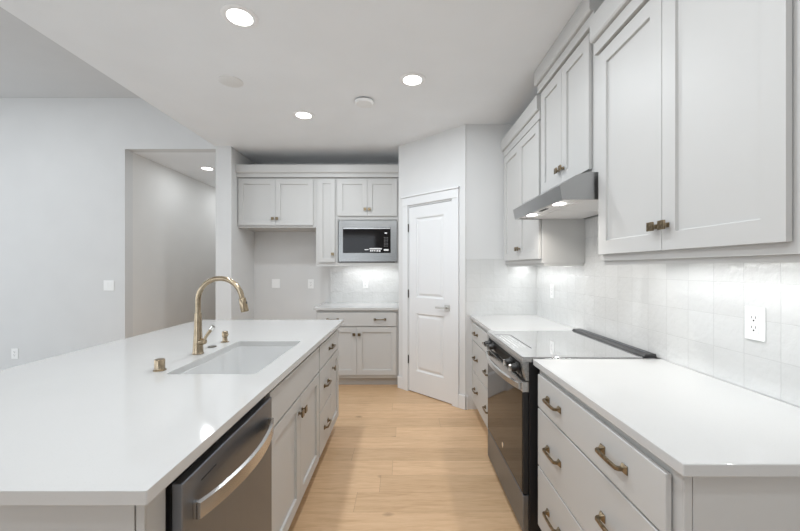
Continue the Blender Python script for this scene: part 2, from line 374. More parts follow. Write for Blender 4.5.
# ================================================================== HARDWARE
def pull_mesh():
    m = MB(); h = 0.0055
    path = [(-0.064, -0.006), (-0.061, -0.022), (-0.054, -0.0295), (-0.02, -0.031), (0.02, -0.031), (0.054, -0.0295), (0.061, -0.022), (0.064, -0.006)]
    inner = [(0.053, -0.006), (0.051, -0.017), (0.047, -0.0205), (0.02, -0.0215), (-0.02, -0.0215), (-0.047, -0.0205), (-0.051, -0.017), (-0.053, -0.006)]
    prof = [(x, y) for x, y in path + inner]
    n = len(path)
    for i in range(n - 1):
        a, b = path[i], path[i + 1]; c, d = inner[n - 2 - i], inner[n - 1 - i]
        q = [a, b, c, d]
        m.add([(p[0], p[1], -h) for p in q] + [(p[0], p[1], h) for p in q], [(0, 3, 2, 1), (4, 5, 6, 7), (0, 1, 5, 4), (2, 3, 7, 6)] + ([(3, 0, 4, 7)] if i == 0 else []) + ([(1, 2, 6, 5)] if i == n - 2 else []))
    for s in (-1, 1):      # flared square feet
        c = s * 0.0585
        m.add([(c - 0.013, 0, -0.013), (c + 0.013, 0, -0.013), (c + 0.013, 0, 0.013), (c - 0.013, 0, 0.013), (c - 0.013, -0.003, -0.013), (c + 0.013, -0.003, -0.013), (c + 0.013, -0.003, 0.013), (c - 0.013, -0.003, 0.013),
               (c - 0.006, -0.012, -0.006), (c + 0.006, -0.012, -0.006), (c + 0.006, -0.012, 0.006), (c - 0.006, -0.012, 0.006)],
              [(0, 3, 2, 1)] + [(i, (i + 1) % 4, 4 + (i + 1) % 4, 4 + i) for i in range(4)] + [(4 + i, 4 + (i + 1) % 4, 8 + (i + 1) % 4, 8 + i) for i in range(4)] + [(8, 9, 10, 11)])
    return m
def knob_mesh(r=0.017):
    m = MB()
    m.box(-0.009, 0.009, -0.003, 0, -0.009, 0.009); m.box(-0.005, 0.005, -0.015, -0.003, -0.005, 0.005)
    q = r
    m.add([(-q * .6, -0.015, -q * .6), (q * .6, -0.015, -q * .6), (q * .6, -0.015, q * .6), (-q * .6, -0.015, q * .6), (-q, -0.021, -q), (q, -0.021, -q), (q, -0.021, q), (-q, -0.021, q),
           (-q, -0.027, -q), (q, -0.027, -q), (q, -0.027, q), (-q, -0.027, q)],
          [(0, 3, 2, 1)] + [(k + i, k + (i + 1) % 4, k + 4 + (i + 1) % 4, k + 4 + i) for k in (0, 4) for i in range(4)] + [(8, 9, 10, 11)])
    return m
_p = pull_mesh().build('pull', ABRASS, bevel=0.001); _k = knob_mesh().build('knob', ABRASS, bevel=0.0012)
_hw = {'pull': _p.data, 'knob': _k.data}
for o in (_p, _k): bpy.data.objects.remove(o)
def hardware(kind, parent, x, z, y=0.0):
    o = bpy.data.objects.new(kind, _hw[kind]); COL.objects.link(o); o.parent = parent; o.location = (x, y, z)
    b = o.modifiers.new('bevel', 'BEVEL'); b.width = 0.001; b.segments = 2; b.limit_method = 'ANGLE'; return o
TH = 0.020
def cab_door(parent, x0, x1, z0, z1, knob=None, y=-TH, stile=0.058):
    w_, h_ = x1 - x0, z1 - z0
    o = weld(panel_mesh(w_, h_, TH - 0.0040, [(stile, w_ - stile, stile, h_ - stile)], [(0.0015, 0.0105), (0.004, 0.0115)]).build('door', CAB, parent, (x0, y, z0)))
    if knob: hardware('knob', o, knob[0] - x0, knob[1] - z0, -0.0002)
    return o
def cab_drawer(parent, x0, x1, z0, z1, pulls=(), y=-TH, pz=None, name='drawer'):
    o = MB().box(0, x1 - x0, 0, TH - 0.0040, 0, z1 - z0).build(name, CAB, parent, (x0, y, z0), bevel=0.002)
    for p in pulls: hardware('pull', o, p - x0, (pz if pz else (z0 + z1) / 2) - z0, -0.0002)
    return o
def base_body(parent, W, D, top=0.8835, mat_=CAB, toe=0.10):
    MB().box(0, W, 0, D, toe, top).build('body', mat_, parent, bevel=0.001)
    MB().box(0.001, W - 0.001, 0.075, D - 0.02, 0, toe - 0.0005).build('toe_kick', CAB, parent)
ROWS = ((0.700, 0.857), (0.420, 0.692), (0.128, 0.412))

# ================================================================== RIGHT RUN, BASE
RF = 0.674
def right(name, label, cat, yfar, z=0.0, x=RF): return thing(name, label, cat, (x, yfar, z), -PI / 2)
RD = XR - 0.001 - RF
# near drawer cabinet: world Y 0.862 .. 1.775
c = right('base_cabinet', 'grey three-drawer base cabinet nearest the camera on the right', 'cabinet', 1.775)
W = 1.775 - 0.868; base_body(c, W, RD)
for z0, z1 in ROWS: cab_drawer(c, 1.775 - 1.747, 1.775 - 0.897, z0, z1, (1.775 - 1.560, 1.775 - 1.118))
ep = MB(); ep.box(W + 0.0005, W + 0.004, 0.022, RD, 0.0, 0.8830); ep.box(W + 0.0005, W + 0.006, 0.0, 0.018, 0.10, 0.8830); ep.build('end_panel', CAB, c)
# far drawer cabinet 2.58 .. 3.40 with a filler to the wall
c = right('base_cabinet', 'grey drawer base cabinet between the range and the pantry wall', 'cabinet', 3.484)
W = 3.484 - 2.590; base_body(c, W, RD)
for z0, z1 in ROWS: cab_drawer(c, 3.484 - 3.400, 3.484 - 2.603, z0, z1, (3.484 - 3.22, 3.484 - 2.79))

def slab(name, label, b):
    o = box(name, QUARTZ, b, bevel=0.0025); return tag(o, label, 'countertop')
slab('countertop', 'white quartz countertop in the right foreground beside the outlet', (0.650, XR - 0.001, 0.834, 1.800, 0.885, 0.9152))
slab('countertop', 'white quartz countertop beyond the range in the right corner', (0.650, XR - 0.001, 2.583, 3.484, 0.885, 0.9152))

# ================================================================== RANGE  (local: x 0..0.76 toward camera, front -y)
RY1 = 2.574; RW = 0.762
rg = thing('range', 'slide-in stainless electric range with a glass cooktop and black oven door', 'range', (0.636, RY1, 0), -PI / 2)
MB().box(0.0, RW, 0.0, 0.63, 0.03, 0.895).build('body', BLACK, rg, bevel=0.002)
MB().box(-0.0, RW, -0.034, 0.571, 0.9165, 0.9225).build('cooktop', COOKG, rg, bevel=0.002)
MB().box(0.0, RW, -0.034, 0.571, 0.8955, 0.9160).build('cooktop_frame', STEELV, rg, bevel=0.002)
rt = MB(); rt.prism([(0.572, 0.9170), (0.572, 0.924), (0.584, 0.936), (0.636, 0.938), (0.642, 0.9170)], -0.004, RW + 0.004, 'x'); rt = rt.build('rear_vent_trim', BLACK, rg, bevel=0.003)
v_ = MB(); v_.box(0.03, RW - 0.03, 0.606, 0.618, 0.9375, 0.9385); v_.build('vent_grille', STEELD, rt)
fasc = MB(); fasc.prism([(-0.034, 0.895), (-0.034, 0.868), (-0.018, 0.800), (-0.001, 0.800), (-0.001, 0.895)], 0, RW, 'x'); fa = fasc.build('control_panel', STEEL, rg, bevel=0.002)
inl = MB(); inl.prism([(-0.0345, 0.884), (-0.0355, 0.868), (-0.0205, 0.804), (-0.017, 0.804), (-0.030, 0.868), (-0.0325, 0.884)], 0.05, RW - 0.035, 'x'); inl.build('control_inlay', mat('matte_black_panel', (0.01, 0.01, 0.01), 0.5, spec=0.15), fa)
sl = MB()
for i in range(16): sl.box(0.075 + i * 0.040, 0.075 + i * 0.040 + 0.030, -0.0245, -0.018, 0.806, 0.815)
sl.build('vent_slots', CHROME, fa)
for kx in (0.085, 0.185, 0.575, 0.680):
    M = Matrix.Rotation(math.radians(90 + 10), 4, 'X')
    k = MB(); k.lathe([(0.026, 0), (0.026, 0.006), (0.020, 0.008), (0.0185, 0.034), (0.016, 0.037)], 24, at=(kx, -0.032, 0.851), M=M); k = k.build('control_knob', mat('dark_knob_metal', (0.07, 0.07, 0.07), 0.35, 0.8), rg, smooth=True)
    kb = MB(); kb.box(kx - 0.0045, kx + 0.0045, -0.080, -0.050, 0.829, 0.862); kb.build('knob_grip', CHROME, k, bevel=0.001)
dr_ = MB().box(0.004, RW - 0.004, -0.031, -0.001, 0.228, 0.7425).build('oven_door', BLACK, rg, bevel=0.003)
MB().box(0.012, RW - 0.012, -0.0325, -0.0312, 0.236, 0.742).build('oven_window', BLACKG, dr_)
MB().box(0.004, RW - 0.004, -0.0330, -0.001, 0.743, 0.794).build('door_rail', STEELV, dr_, bevel=0.001)
hb = MB(); N = 14
hp = []
for i in range(N + 1):
    s = i / N; hp.append((0.02 + s * (RW - 0.04), -0.038 - 0.042 * math.sin(PI * s) ** 0.75))
for i in range(N):
    (a, ya), (b, yb) = hp[i], hp[i + 1]; z0, z1 = 0.750, 0.786
    hb.add([(a, ya, z0), (b, yb, z0), (b, yb - 0.010, z0 + .004), (a, ya - 0.010, z0 + .004), (a, ya, z1), (b, yb, z1), (b, yb - 0.010, z1 - .004), (a, ya - 0.010, z1 - .004)],
           [(0, 3, 2, 1), (4, 5, 6, 7), (0, 1, 5, 4), (2, 3, 7, 6)] + ([(3, 0, 4, 7)] if i == 0 else []) + ([(1, 2, 6, 5)] if i == N - 1 else []))
for a in (0.020, RW - 0.032): hb.box(a, a + 0.012, -0.040, -0.0332, 0.752, 0.784)
weld(hb.build('oven_handle', STEELV, dr_, smooth=True))
MB().box(0.004, RW - 0.004, -0.031, -0.001, 0.035, 0.222).build('storage_drawer', STEELD, rg, bevel=0.003)
bd = MB(); M = Matrix.Rotation(PI / 2, 4, 'X'); bd.lathe([(0.016, 0), (0.016, 0.0015), (0.014, 0.002)], 20, at=(0.396, -0.0326, 0.300), M=M); bd = bd.build('badge', CHROME, dr_, smooth=True); bd['label'] = 'small round metal badge'
for fx_, fy_ in ((0.05, 0.04), (RW - 0.05, 0.04), (0.05, 0.52), (RW - 0.05, 0.52)):
    MB().lathe([(0.020, 0.0), (0.020, 0.010), (0.010, 0.012), (0.010, 0.0295)], 16, at=(fx_, fy_, 0)).build('foot', BLACK, rg, smooth=True)
# touch control area printed on the glass: border line and rows of marks
ct = MB(); zt = 0.92255
ct.box(0.17, 0.565, 0.076, 0.084, zt, zt + 0.0003); ct.box(0.160, 0.170, -0.02, 0.083, zt, zt + 0.0003); ct.build('control_border', BLACK, rg)
mk = MB(); rr = random.Random(2)
for r_ in range(4):
    for c_ in range(14):
        if rr.random() < 0.25: continue
        x_ = 0.185 + c_ * 0.0265; y_ = -0.012 + r_ * 0.022; wd = rr.choice((0.008, 0.012, 0.016))
        mk.box(x_, x_ + wd, y_, y_ + rr.choice((0.004, 0.007)), zt, zt + 0.0003)
mk.build('control_marks', MARK, rg)

# ================================================================== RANGE HOOD
hd_ = thing('range_hood', 'stainless under-cabinet range hood with two lit lamps above the range', 'range hood', (0.0, 1.808, 0))
HY = 0.765
sh = MB(); prof = [(0.800, 1.715), (0.786, 1.786), (0.868, 1.836), (0.925, 1.852), (1.295, 1.852), (1.295, 1.715)]
inn = [(0.812, 1.7145), (0.800, 1.780), (0.868, 1.822), (0.925, 1.838), (1.285, 1.838), (1.285, 1.7145)]
sh.prism(prof[:5] + inn[4::-1], 0.0102, HY - 0.0102, 'y')
sh.prism(prof, 0, 0.010, 'y'); sh.prism(prof, HY - 0.010, HY, 'y'); sh.box(1.285, 1.295, 0.01, HY - 0.01, 1.715, 1.845)
sh.build('shell', mat('smooth_stainless', (0.42, 0.42, 0.42), 0.30, 1.0), hd_)
un = MB(); un.box(0.905, 1.283, 0.012, HY - 0.012, 1.722, 1.728); HU = mat('lamplit_satin_metal', (0.85, 0.85, 0.85), 0.4, 0.0); un.build('filter_tray', HU, hd_)  # hood underside coloured pale to carry the glow of its lamps
f1 = MB()
for a, b in ((0.02, HY / 2 - 0.006), (HY / 2 + 0.006, HY - 0.02)): f1.box(0.93, 1.27, a, b, 1.718, 1.7215)
f1.build('grease_filter', mat('filter_mesh', (0.82, 0.82, 0.82), 0.4, 0.0), hd_, bevel=0.002)
lp = MB(); lp.box(0.813, 0.904, 0.012, HY - 0.012, 1.724, 1.730); lp.build('lamp_panel', HU, hd_)
for y_ in (0.175, 0.59):
    l_ = MB(); l_.lathe([(0.034, 0), (0.034, 0.004), (0.028, 0.0045)], 24, at=(0.858, y_, 1.7195)); l_.build('lamp_lens', LENS, hd_, smooth=True)
bt = MB()
for i in range(4): bt.box(0.845, 0.865, 0.33 + i * 0.028, 0.35 + i * 0.028, 1.7205, 1.7238)
bt.build('switch_buttons', BLACK, hd_, bevel=0.001)
for y_ in (0.175, 0.59):
    a = area('hood_lamp_light', (0.858, y_, 1.717), (0, 0, 0), 0.05, 0.05, 1.4, (1.0, 0.95, 0.88), math.radians(140), 'DISK'); a.parent = hd_

# ================================================================== UPPER CABINETS ON THE RIGHT
def led(parent, x0, x1, y, z, power, rotz=0.0):
    m = MB(); m.box(x0, x1, y - 0.012, y + 0.012, z - 0.009, z - 0.0005); b = m.build('light_bar', LEDBAR, parent)
    a = area('light_bar_glow', ((x0 + x1) / 2, y, z - 0.0115), (0, 0, 0), x1 - x0, 0.02, power, (0.95, 0.98, 1.0)); a.parent = parent
UX = 0.990; UD = XR - 0.001 - UX
def upper(label, y1, y0, zb, z0, z1, z2, doors, dz0, dz1, kz, yf=-0.035, yc=-0.058, rail=True, glow=None, stile=0.065):
    c = right('wall_cabinet', label, 'cabinet', y1, x=UX); W = y1 - y0
    MB().box(0, W, 0, UD, zb, z0).build('body', CAB, c, bevel=0.001)
    if rail:
        m = MB(); m.box(0.010, W - 0.002, 0.014, 0.034, zb - 0.020, zb - 0.0003); m.box(W - 0.022, W - 0.002, 0.0345, UD - 0.012, zb - 0.020, zb - 0.0003); m.build('light_rail', CAB, c)
    MB().box(0, W, yf, UD, z0 + 0.0005, z1).build('frieze', CAB, c, bevel=0.001)
    m = MB(); m.prism([(yc, z2), (yc, z1 + 0.010), (yc + 0.007, z1 + 0.0005), (UD, z1 + 0.0005), (UD, z2)], 0, W, 'x'); m.build('crown', CAB, c, bevel=0.0015)
    ya, yb = y1 - doors[0], y1 - doors[1]; mid = (ya + yb) / 2
    cab_door(c, ya, mid - 0.0015, dz0, dz1, (mid - 0.030, kz), stile=stile); cab_door(c, mid + 0.0015, yb, dz0, dz1, (mid + 0.030, kz), stile=stile)
    if glow: led(c, 0.03, W - 0.04, 0.165, zb, glow)
    return c
upper('grey two-door wall cabinet farthest along the right wall, beyond the hood', 3.484, 2.560, 1.405, 2.431, 2.495, 2.602, (3.458, 2.573), 1.437, 2.424, 1.529, yf=-0.020, yc=-0.040, glow=1.5)
upper('grey two-door wall cabinet above the range hood, reaching the ceiling', 2.5585, 1.8015, 1.8535, 2.606, 2.660, CZ - 0.0015, (2.530, 1.880), 1.887, 2.598, 1.973, rail=False)
upper('large grey two-door wall cabinet nearest the camera at upper right', 1.7995, 0.860, 1.405, 2.431, 2.4915, 2.610, (1.787, 0.912), 1.437, 2.424, 1.528, glow=1.7)

# ================================================================== ALCOVE
AF = 4.290; AD = 4.769 - AF
def alc(name, label, x0): return thing(name, label, 'cabinet', (x0, AF, 0), 0)
c = alc('wall_cabinet', 'wide two-door grey wall cabinet over the empty refrigerator space', -1.9685); W = 0.932
MB().box(0, W, 0, AD, 1.852, 2.445).build('body', CAB, c, bevel=0.001)
a0 = -1.952 + 1.9685; mm = -1.5155 + 1.9685; a1 = -1.068 + 1.9685
cab_door(c, a0, mm - 0.0015, 1.876, 2.424, (mm - 0.026, 1.955)); cab_door(c, mm + 0.0015, a1, 1.876, 2.424, (mm + 0.026, 1.955))
c = alc('wall_cabinet', 'tall narrow single-door grey wall cabinet left of the microwave', -1.0355); W = 0.2395
MB().box(0, W, 0, AD - 0.011, 1.412, 2.445).build('body', CAB, c, bevel=0.001)
MB().box(0, W, 0.0, 0.020, 1.390, 1.4117).build('light_rail', CAB, c)
cab_door(c, 0.033, W - 0.012, 1.438, 2.424, (W - 0.036, 1.535), stile=0.050)
c = alc('wall_cabinet', 'grey cabinet with two small doors that houses the microwave', -0.795); W = 0.744
m = MB(); D_ = AD - 0.011
m.box(0, 0.018, 0, D_, 1.412, 2.445); m.box(W - 0.018, W, 0, D_, 1.412, 2.445); m.box(0.018, W - 0.018, 0, D_, 1.412, 1.434); m.box(0.018, W - 0.018, 0, D_, 1.945, 2.445); m.box(0.018, W - 0.018, D_ - 0.01, D_, 1.434, 1.945)
m.build('body', CAB, c)
cab_door(c, 0.020, 0.3695, 1.988, 2.424, (0.346, 2.066)); cab_door(c, 0.3725, W - 0.020, 1.988, 2.424, (0.396, 2.066))
MB().box(0, W, 0.0, 0.020, 1.390, 1.4117).build('light_rail', CAB, c)
led(c, 0.06, W - 0.06, 0.30, 1.412, 1.7)
cr = thing('crown_molding', 'grey stepped crown molding running above all the alcove cabinets', 'molding', (-1.9685, AF, 0))
m = MB(); m.box(0, 1.917, -0.033, 0.03, 2.4455, 2.4915); m.build('frieze', CAB, cr)
m = MB(); m.prism([(-0.055, 2.588), (-0.055, 2.502), (-0.048, 2.492), (0.20, 2.492), (0.20, 2.588)], 0, 1.917, 'x'); m.build('crown', CAB, cr, bevel=0.0015)
# microwave
mw = thing('microwave', 'stainless built-in microwave with a black glass door in the alcove', 'microwave', (-0.795, AF, 0))
MB().box(0.05, 0.694, 0.002, 0.40, 1.4345, 1.93).build('housing', BLACK, mw)
m = MB(); x0, x1, z0, z1 = 0.030, 0.724, 1.446, 1.936; a, b, c0, d0 = 0.083, 0.648, 1.549, 1.852
m.box(x0, a, -0.020, -0.0005, z0, z1); m.box(b, x1, -0.020, -0.0005, z0, z1); m.box(a, b, -0.020, -0.0005, z0, c0); m.box(a, b, -0.020, -0.0005, d0, z1)
m.build('trim_kit', steel('mid_stainless', (0.31, 0.31, 0.305), 0.28, (3, 60, 300)), mw, bevel=0.001)
MB().box(a + 0.001, b - 0.001, -0.024, 0.0, c0 + 0.001, d0 - 0.001).build('door', BLACKG, mw, bevel=0.001)
MB().box(a + 0.004, b - 0.004, -0.026, -0.0242, d0 - 0.018, d0 - 0.004).build('door_top_strip', STEELV, mw)
k = MB()
for r_ in range(7):
    for c_ in range(3): k.box(0.570 + c_ * 0.018, 0.580 + c_ * 0.018, -0.0248, -0.0242, 1.625 + r_ * 0.017, 1.632 + r_ * 0.017)
k.build('keypad', mat('grey_key_print', (0.16, 0.16, 0.16), 0.5), mw)
MB().box(0.578, 0.606, -0.0248, -0.0242, 1.778, 1.790).build('display', DISPLAY, mw)
MB().box(0.568, 0.624, -0.0248, -0.0242, 1.574, 1.594).build('open_button', PAPER, mw)
lb = MB(); lb.box(0.397, 0.545, -0.0248, -0.0242, 1.591, 1.606)
rr = random.Random(5); xx = 0.405
while xx < 0.53:
    wd = rr.uniform(0.006, 0.02); lb.box(xx, xx + wd, -0.0248, -0.0242, 1.562 + rr.uniform(0, .006), 1.584); xx += wd + 0.006
lb = lb.build('sticker', PAPER, mw); lb['label'] = 'white energy sticker'
MB().box(0.340, 0.385, -0.0248, -0.0242, 1.583, 1.592).build('maker_mark', MARK, mw)
# base cabinet
BFA = 4.160
c = thing('base_cabinet', 'grey alcove base cabinet with one wide drawer over two doors', 'cabinet', (-1.000, BFA, 0)); W = 0.948
base_body(c, W, 4.768 - BFA)
cab_drawer(c, 0.012, W - 0.024, 0.700, 0.857, (0.19, 0.735)); mm = (0.012 + W - 0.024) / 2
cab_door(c, 0.012, mm - 0.0015, 0.138, 0.690, (mm - 0.030, 0.608)); cab_door(c, mm + 0.0015, W - 0.024, 0.138, 0.690, (mm + 0.030, 0.608))
slab('countertop', 'short white quartz countertop in the alcove under the microwave', (-1.030, -0.0515, 4.125, 4.7605, 0.885, 0.9152))

# ================================================================== ISLAND
IF = -0.564
def isl(name, label, cat, y0, x=IF): return thing(name, label, cat, (x, y0, 0), PI / 2)
ID = 0.622
# local x -> +Y, front faces +X (local -y)
e_ = isl('end_panel', 'grey panelled end of the island facing the camera', 'cabinet panel', 0.7855); 
MB().box(0.006, 0.070, 0.0, ID, 0.0, 0.8835).build('panel', CAB, e_, bevel=0.001)
MB().box(0.0, 0.0055, 0.0225, ID, 0.0, 0.8835).build('skin', CAB, e_); MB().box(0.0, 0.0055, 0.0, 0.0185, 0.0, 0.8835).build('corner_stile', CAB, e_, bevel=0.001)
# dishwasher 0.862..1.458
dwm = isl('dishwasher', 'stainless dishwasher with a bowed bar handle at the near end of the island', 'dishwasher', 0.8615); W = 0.597
MB().box(0.0, W, 0.004, 0.57, 0.03, 0.870).build('tub', BLACK, dwm)
MB().box(0.004, W - 0.003, -0.006, 0.0035, 0.10, 0.868).build('gasket', BLACK, dwm)
d_ = MB().box(0.004, W - 0.003, -0.034, -0.0065, 0.115, 0.850).build('door', STEELD, dwm, bevel=0.003)
MB().box(0.02, W - 0.02, 0.05, 0.06, 0.0, 0.10).build('toe_panel', BLACK, dwm)
hb = MB(); N = 16; hp = []
for i in range(N + 1):
    s = i / N; hp.append((0.045 + s * 0.515, -0.044 - 0.042 * math.sin(PI * s) ** 0.8))
for i in range(N):
    (a, ya), (b, yb) = hp[i], hp[i + 1]; z0, z1 = 0.735, 0.781
    hb.add([(a, ya, z0), (b, yb, z0), (b, yb - 0.010, z0 + .003), (a, ya - 0.010, z0 + .003), (a, ya, z1), (b, yb, z1), (b, yb - 0.010, z1 - .003), (a, ya - 0.010, z1 - .003)],
           [(0, 3, 2, 1), (4, 5, 6, 7), (0, 1, 5, 4), (2, 3, 7, 6)] + ([(3, 0, 4, 7)] if i == 0 else []) + ([(1, 2, 6, 5)] if i == N - 1 else []))
for a in (0.045, 0.548): hb.box(a, a + 0.012, -0.046, -0.0345, 0.737, 0.779)
weld(hb.build('handle', STEELV, d_, smooth=True))
MB().box(0.085, 0.160, -0.0346, -0.0342, 0.811, 0.815).build('status_slot', SLOT, d_)
# sink base 1.460..2.345 (open top, so that the basin hangs inside)
c = isl('base_cabinet', 'grey sink base cabinet of the island with two shaker doors and a false front', 'cabinet', 1.4600); W = 0.884
m = MB(); m.box(0, W, 0, 0.018, 0.10, 0.8835); m.box(0, 0.018, 0.018, ID, 0.10, 0.8835); m.box(W - 0.018, W, 0.018, ID, 0.10, 0.8835); m.box(0.018, W - 0.018, ID - 0.012, ID, 0.10, 0.8835); m.box(0.018, W - 0.018, 0.018, ID - 0.012, 0.10, 0.118)
m.build('body', CAB, c); MB().box(0.001, W - 0.001, 0.075, ID, 0, 0.0995).build('toe_kick', CAB, c)
mm = 0.446
cab_drawer(c, 0.014, W - 0.012, 0.700, 0.857, name='false_front')
cab_door(c, 0.014, mm - 0.0015, 0.128, 0.690, (mm - 0.030, 0.612)); cab_door(c, mm + 0.0015, W - 0.012, 0.128, 0.690, (mm + 0.030, 0.612))
# drawer and pull-out unit 2.345..3.055
c = isl('base_cabinet', 'grey island end cabinet with a top drawer, two small drawers and a narrow door', 'cabinet', 2.3445); W = 0.712; base_body(c, W, ID)
cab_drawer(c, 0.010, W - 0.014, 0.700, 0.857, (0.36,)); 
for z0, z1 in ROWS[1:]: cab_drawer(c, 0.010, 0.372, z0, z1, (0.20,))
cab_door(c, 0.378, W - 0.014, 0.128, 0.690, (0.430, 0.600))
# back panel towards the great room
bp = box('island_back_panel', CAB, (-1.215, IF - ID - 0.001, 0.7855, 3.0565, 0, 0.8835)); tag(bp, 'long grey panel closing the back of the island under the seating overhang', 'cabinet panel')

# island top with sink cut-out
def rrect(x0, x1, y0, y1, r, n=5):
    pts = []
    for cx_, cy_, a0 in ((x1 - r, y1 - r, 0), (x0 + r, y1 - r, PI / 2), (x0 + r, y0 + r, PI), (x1 - r, y0 + r, 3 * PI / 2)):
        for i in range(n + 1): pts.append((cx_ + r * math.cos(a0 + PI / 2 * i / n), cy_ + r * math.sin(a0 + PI / 2 * i / n)))
    return pts
SX0, SX1, SY0, SY1 = -1.020, -0.632, 1.541, 2.240
bm = bmesh.new()
def loop(pts, z):
    vs_ = [bm.verts.new((p[0], p[1], z)) for p in pts]; return [bm.edges.new((vs_[i], vs_[(i + 1) % len(vs_)])) for i in range(len(vs_))]
ed = loop(rrect(-1.790, -0.523, 0.7345, 3.170, 0.004, 2), 0.885) + loop(rrect(SX0, SX1, SY0, SY1, 0.022), 0.885)
bmesh.ops.triangle_fill(bm, edges=ed, use_beauty=True)
r = bmesh.ops.extrude_face_region(bm, geom=bm.faces[:]); bmesh.ops.translate(bm, verts=[x for x in r['geom'] if isinstance(x, bmesh.types.BMVert)], vec=(0, 0, 0.0302))
bmesh.ops.recalc_face_normals(bm, faces=bm.faces)
me = bpy.data.meshes.new('island_countertop'); bm.to_mesh(me); bm.free(); me.materials.append(QUARTZ)
o = bpy.data.objects.new('countertop', me); COL.objects.link(o); b = o.modifiers.new('bevel', 'BEVEL'); b.width = 0.0025; b.segments = 2; b.limit_method = 'ANGLE'; b.angle_limit = math.radians(50)
tag(o, 'big white quartz island countertop with the sink and faucet', 'countertop')
# sink
m = MB(); rings = [(rrect(SX0 - 0.012, SX1 + 0.012, SY0 - 0.012, SY1 + 0.012, 0.03), 0.8845), (rrect(SX0 + 0.004, SX1 - 0.004, SY0 + 0.004, SY1 - 0.004, 0.024), 0.8845), (rrect(SX0 + 0.008, SX1 - 0.008, SY0 + 0.008, SY1 - 0.008, 0.024), 0.70), (rrect(SX0 + 0.030, SX1 - 0.030, SY0 + 0.030, SY1 - 0.030, 0.02), 0.675)]
n = len(rings[0][0])
out = [(rrect(SX0 - 0.012, SX1 + 0.012, SY0 - 0.012, SY1 + 0.012, 0.03), 0.660)]
vs_ = [(p[0], p[1], z) for pts, z in rings + out for p in pts]
fs = [(k * n + i, k * n + (i + 1) % n, (k + 1) * n + (i + 1) % n, (k + 1) * n + i) for k in range(3) for i in range(n)] + [tuple(3 * n + i for i in range(n)), tuple(4 * n + i for i in range(n))[::-1]] + [(i, (i + 1) % n, 4 * n + (i + 1) % n, 4 * n + i) for i in range(n)]
m.add(vs_, fs); sk = thing('sink', 'white undermount single-bowl sink set in the island', 'sink', ((SX0 + SX1) / 2, (SY0 + SY1) / 2, 0.66))
cx0, cy0 = sk.location.x, sk.location.y
m.build('bowl', SINKW, sk, (-cx0, -cy0, -0.66), smooth=True)
MB().lathe([(0.045, 0), (0.045, 0.002), (0.038, 0.003), (0.02, 0.0005)], 28).build('drain', CHROME, sk, (0.0, 0.0, 0.0152), smooth=True)

# faucet
fx0, fy0 = -1.088, 1.911
fc = thing('faucet', 'tall champagne bronze gooseneck pull-down faucet beside the island sink', 'faucet', (fx0, fy0, 0.9155))
MB().lathe([(0.0285, 0), (0.0285, 0.004), (0.0265, 0.006), (0.0235, 0.05), (0.0195, 0.12), (0.0175, 0.20), (0.0170, 0.216)], 28).build('body', BRONZE, fc, smooth=True)
R_ = 0.117; pts = [(0, 0, 0.216), (0, 0, 0.25)] ; cz_ = 0.282
for i in range(21):
    a = PI - (PI * 0.955) * i / 20; pts.append((R_ + R_ * math.cos(a), 0, cz_ + R_ * math.sin(a)))
px_, pz_ = pts[-1][0], pts[-1][2]; dxx, dzz = pts[-1][0] - pts[-2][0], pts[-1][2] - pts[-2][2]; L_ = math.hypot(dxx, dzz); dxx /= L_; dzz /= L_
pts.append((px_ + dxx * 0.004, 0, pz_ + dzz * 0.004))
MB().tube(pts, 0.0135, 16).build('spout', BRONZE, fc, smooth=True)
q = [(px_ + dxx * s_, 0, pz_ + dzz * s_) for s_ in (0.004, 0.006, 0.040, 0.070, 0.078)]
sp_ = MB().tube(q, [0.0165, 0.018, 0.0195, 0.021, 0.0185], 20).build('spray_head', BRONZE, fc, smooth=True)
b_ = MB().box(px_ + 0.021, px_ + 0.027, -0.006, 0.006, pz_ - 0.052, pz_ - 0.022).build('spray_button', SLOT, sp_, bevel=0.002)
MB().tube([(0.012, -0.004, 0.062), (0.034, -0.010, 0.066), (0.044, -0.013, 0.068)], [0.0165, 0.0165, 0.014], 18).build('valve', BRONZE, fc, smooth=True)
lvh = MB().tube([(0.036, -0.010, 0.070), (0.052, -0.012, 0.098), (0.086, -0.016, 0.142)], [0.0075, 0.0080, 0.0090], 14).build('lever', BRONZE, fc, smooth=True)
MB().tube([(0.078, -0.0152, 0.132), (0.090, -0.0165, 0.147)], [0.0100, 0.0100], 14).build('lever_tip', CHROME, lvh, smooth=True)
# deck accessories
o = MB().lathe([(0.026, 0), (0.026, 0.004), (0.021, 0.006), (0.021, 0.046), (0.019, 0.050), (0.0, 0.050)], 24).build('sink_button', BRONZE, None, (-1.080, 1.598, 0.9155), smooth=True)
tag(o, 'short bronze cylinder button on the island left of the faucet', 'sink button')
sd = thing('soap_dispenser', 'small bronze soap dispenser on the island right of the faucet', 'soap dispenser', (-1.093, 2.210, 0.9155))
MB().lathe([(0.024, 0), (0.024, 0.004), (0.015, 0.007), (0.0135, 0.030)], 24).build('collar', BRONZE, sd, smooth=True)
MB().lathe([(0.012, 0.030), (0.017, 0.034), (0.0175, 0.062), (0.015, 0.066), (0.0, 0.066)], 24).build('pump_head', BRONZE, sd, smooth=True)
MB().tube([(0.0, 0, 0.052), (0.014, -0.006, 0.051), (0.024, -0.010, 0.047)], [0.006, 0.0055, 0.005], 10).build('nozzle', BRONZE, sd, smooth=True)
o = MB().lathe([(0.024, 0), (0.024, 0.003), (0.020, 0.005), (0.0, 0.0055)], 28).build('hole_cover', mat('dark_nickel', (0.22, 0.20, 0.18), 0.3, 1.0), None, (-1.100, 2.075, 0.9155), smooth=True)
tag(o, 'flat dark round cap on the island between faucet and soap dispenser', 'hole cover')

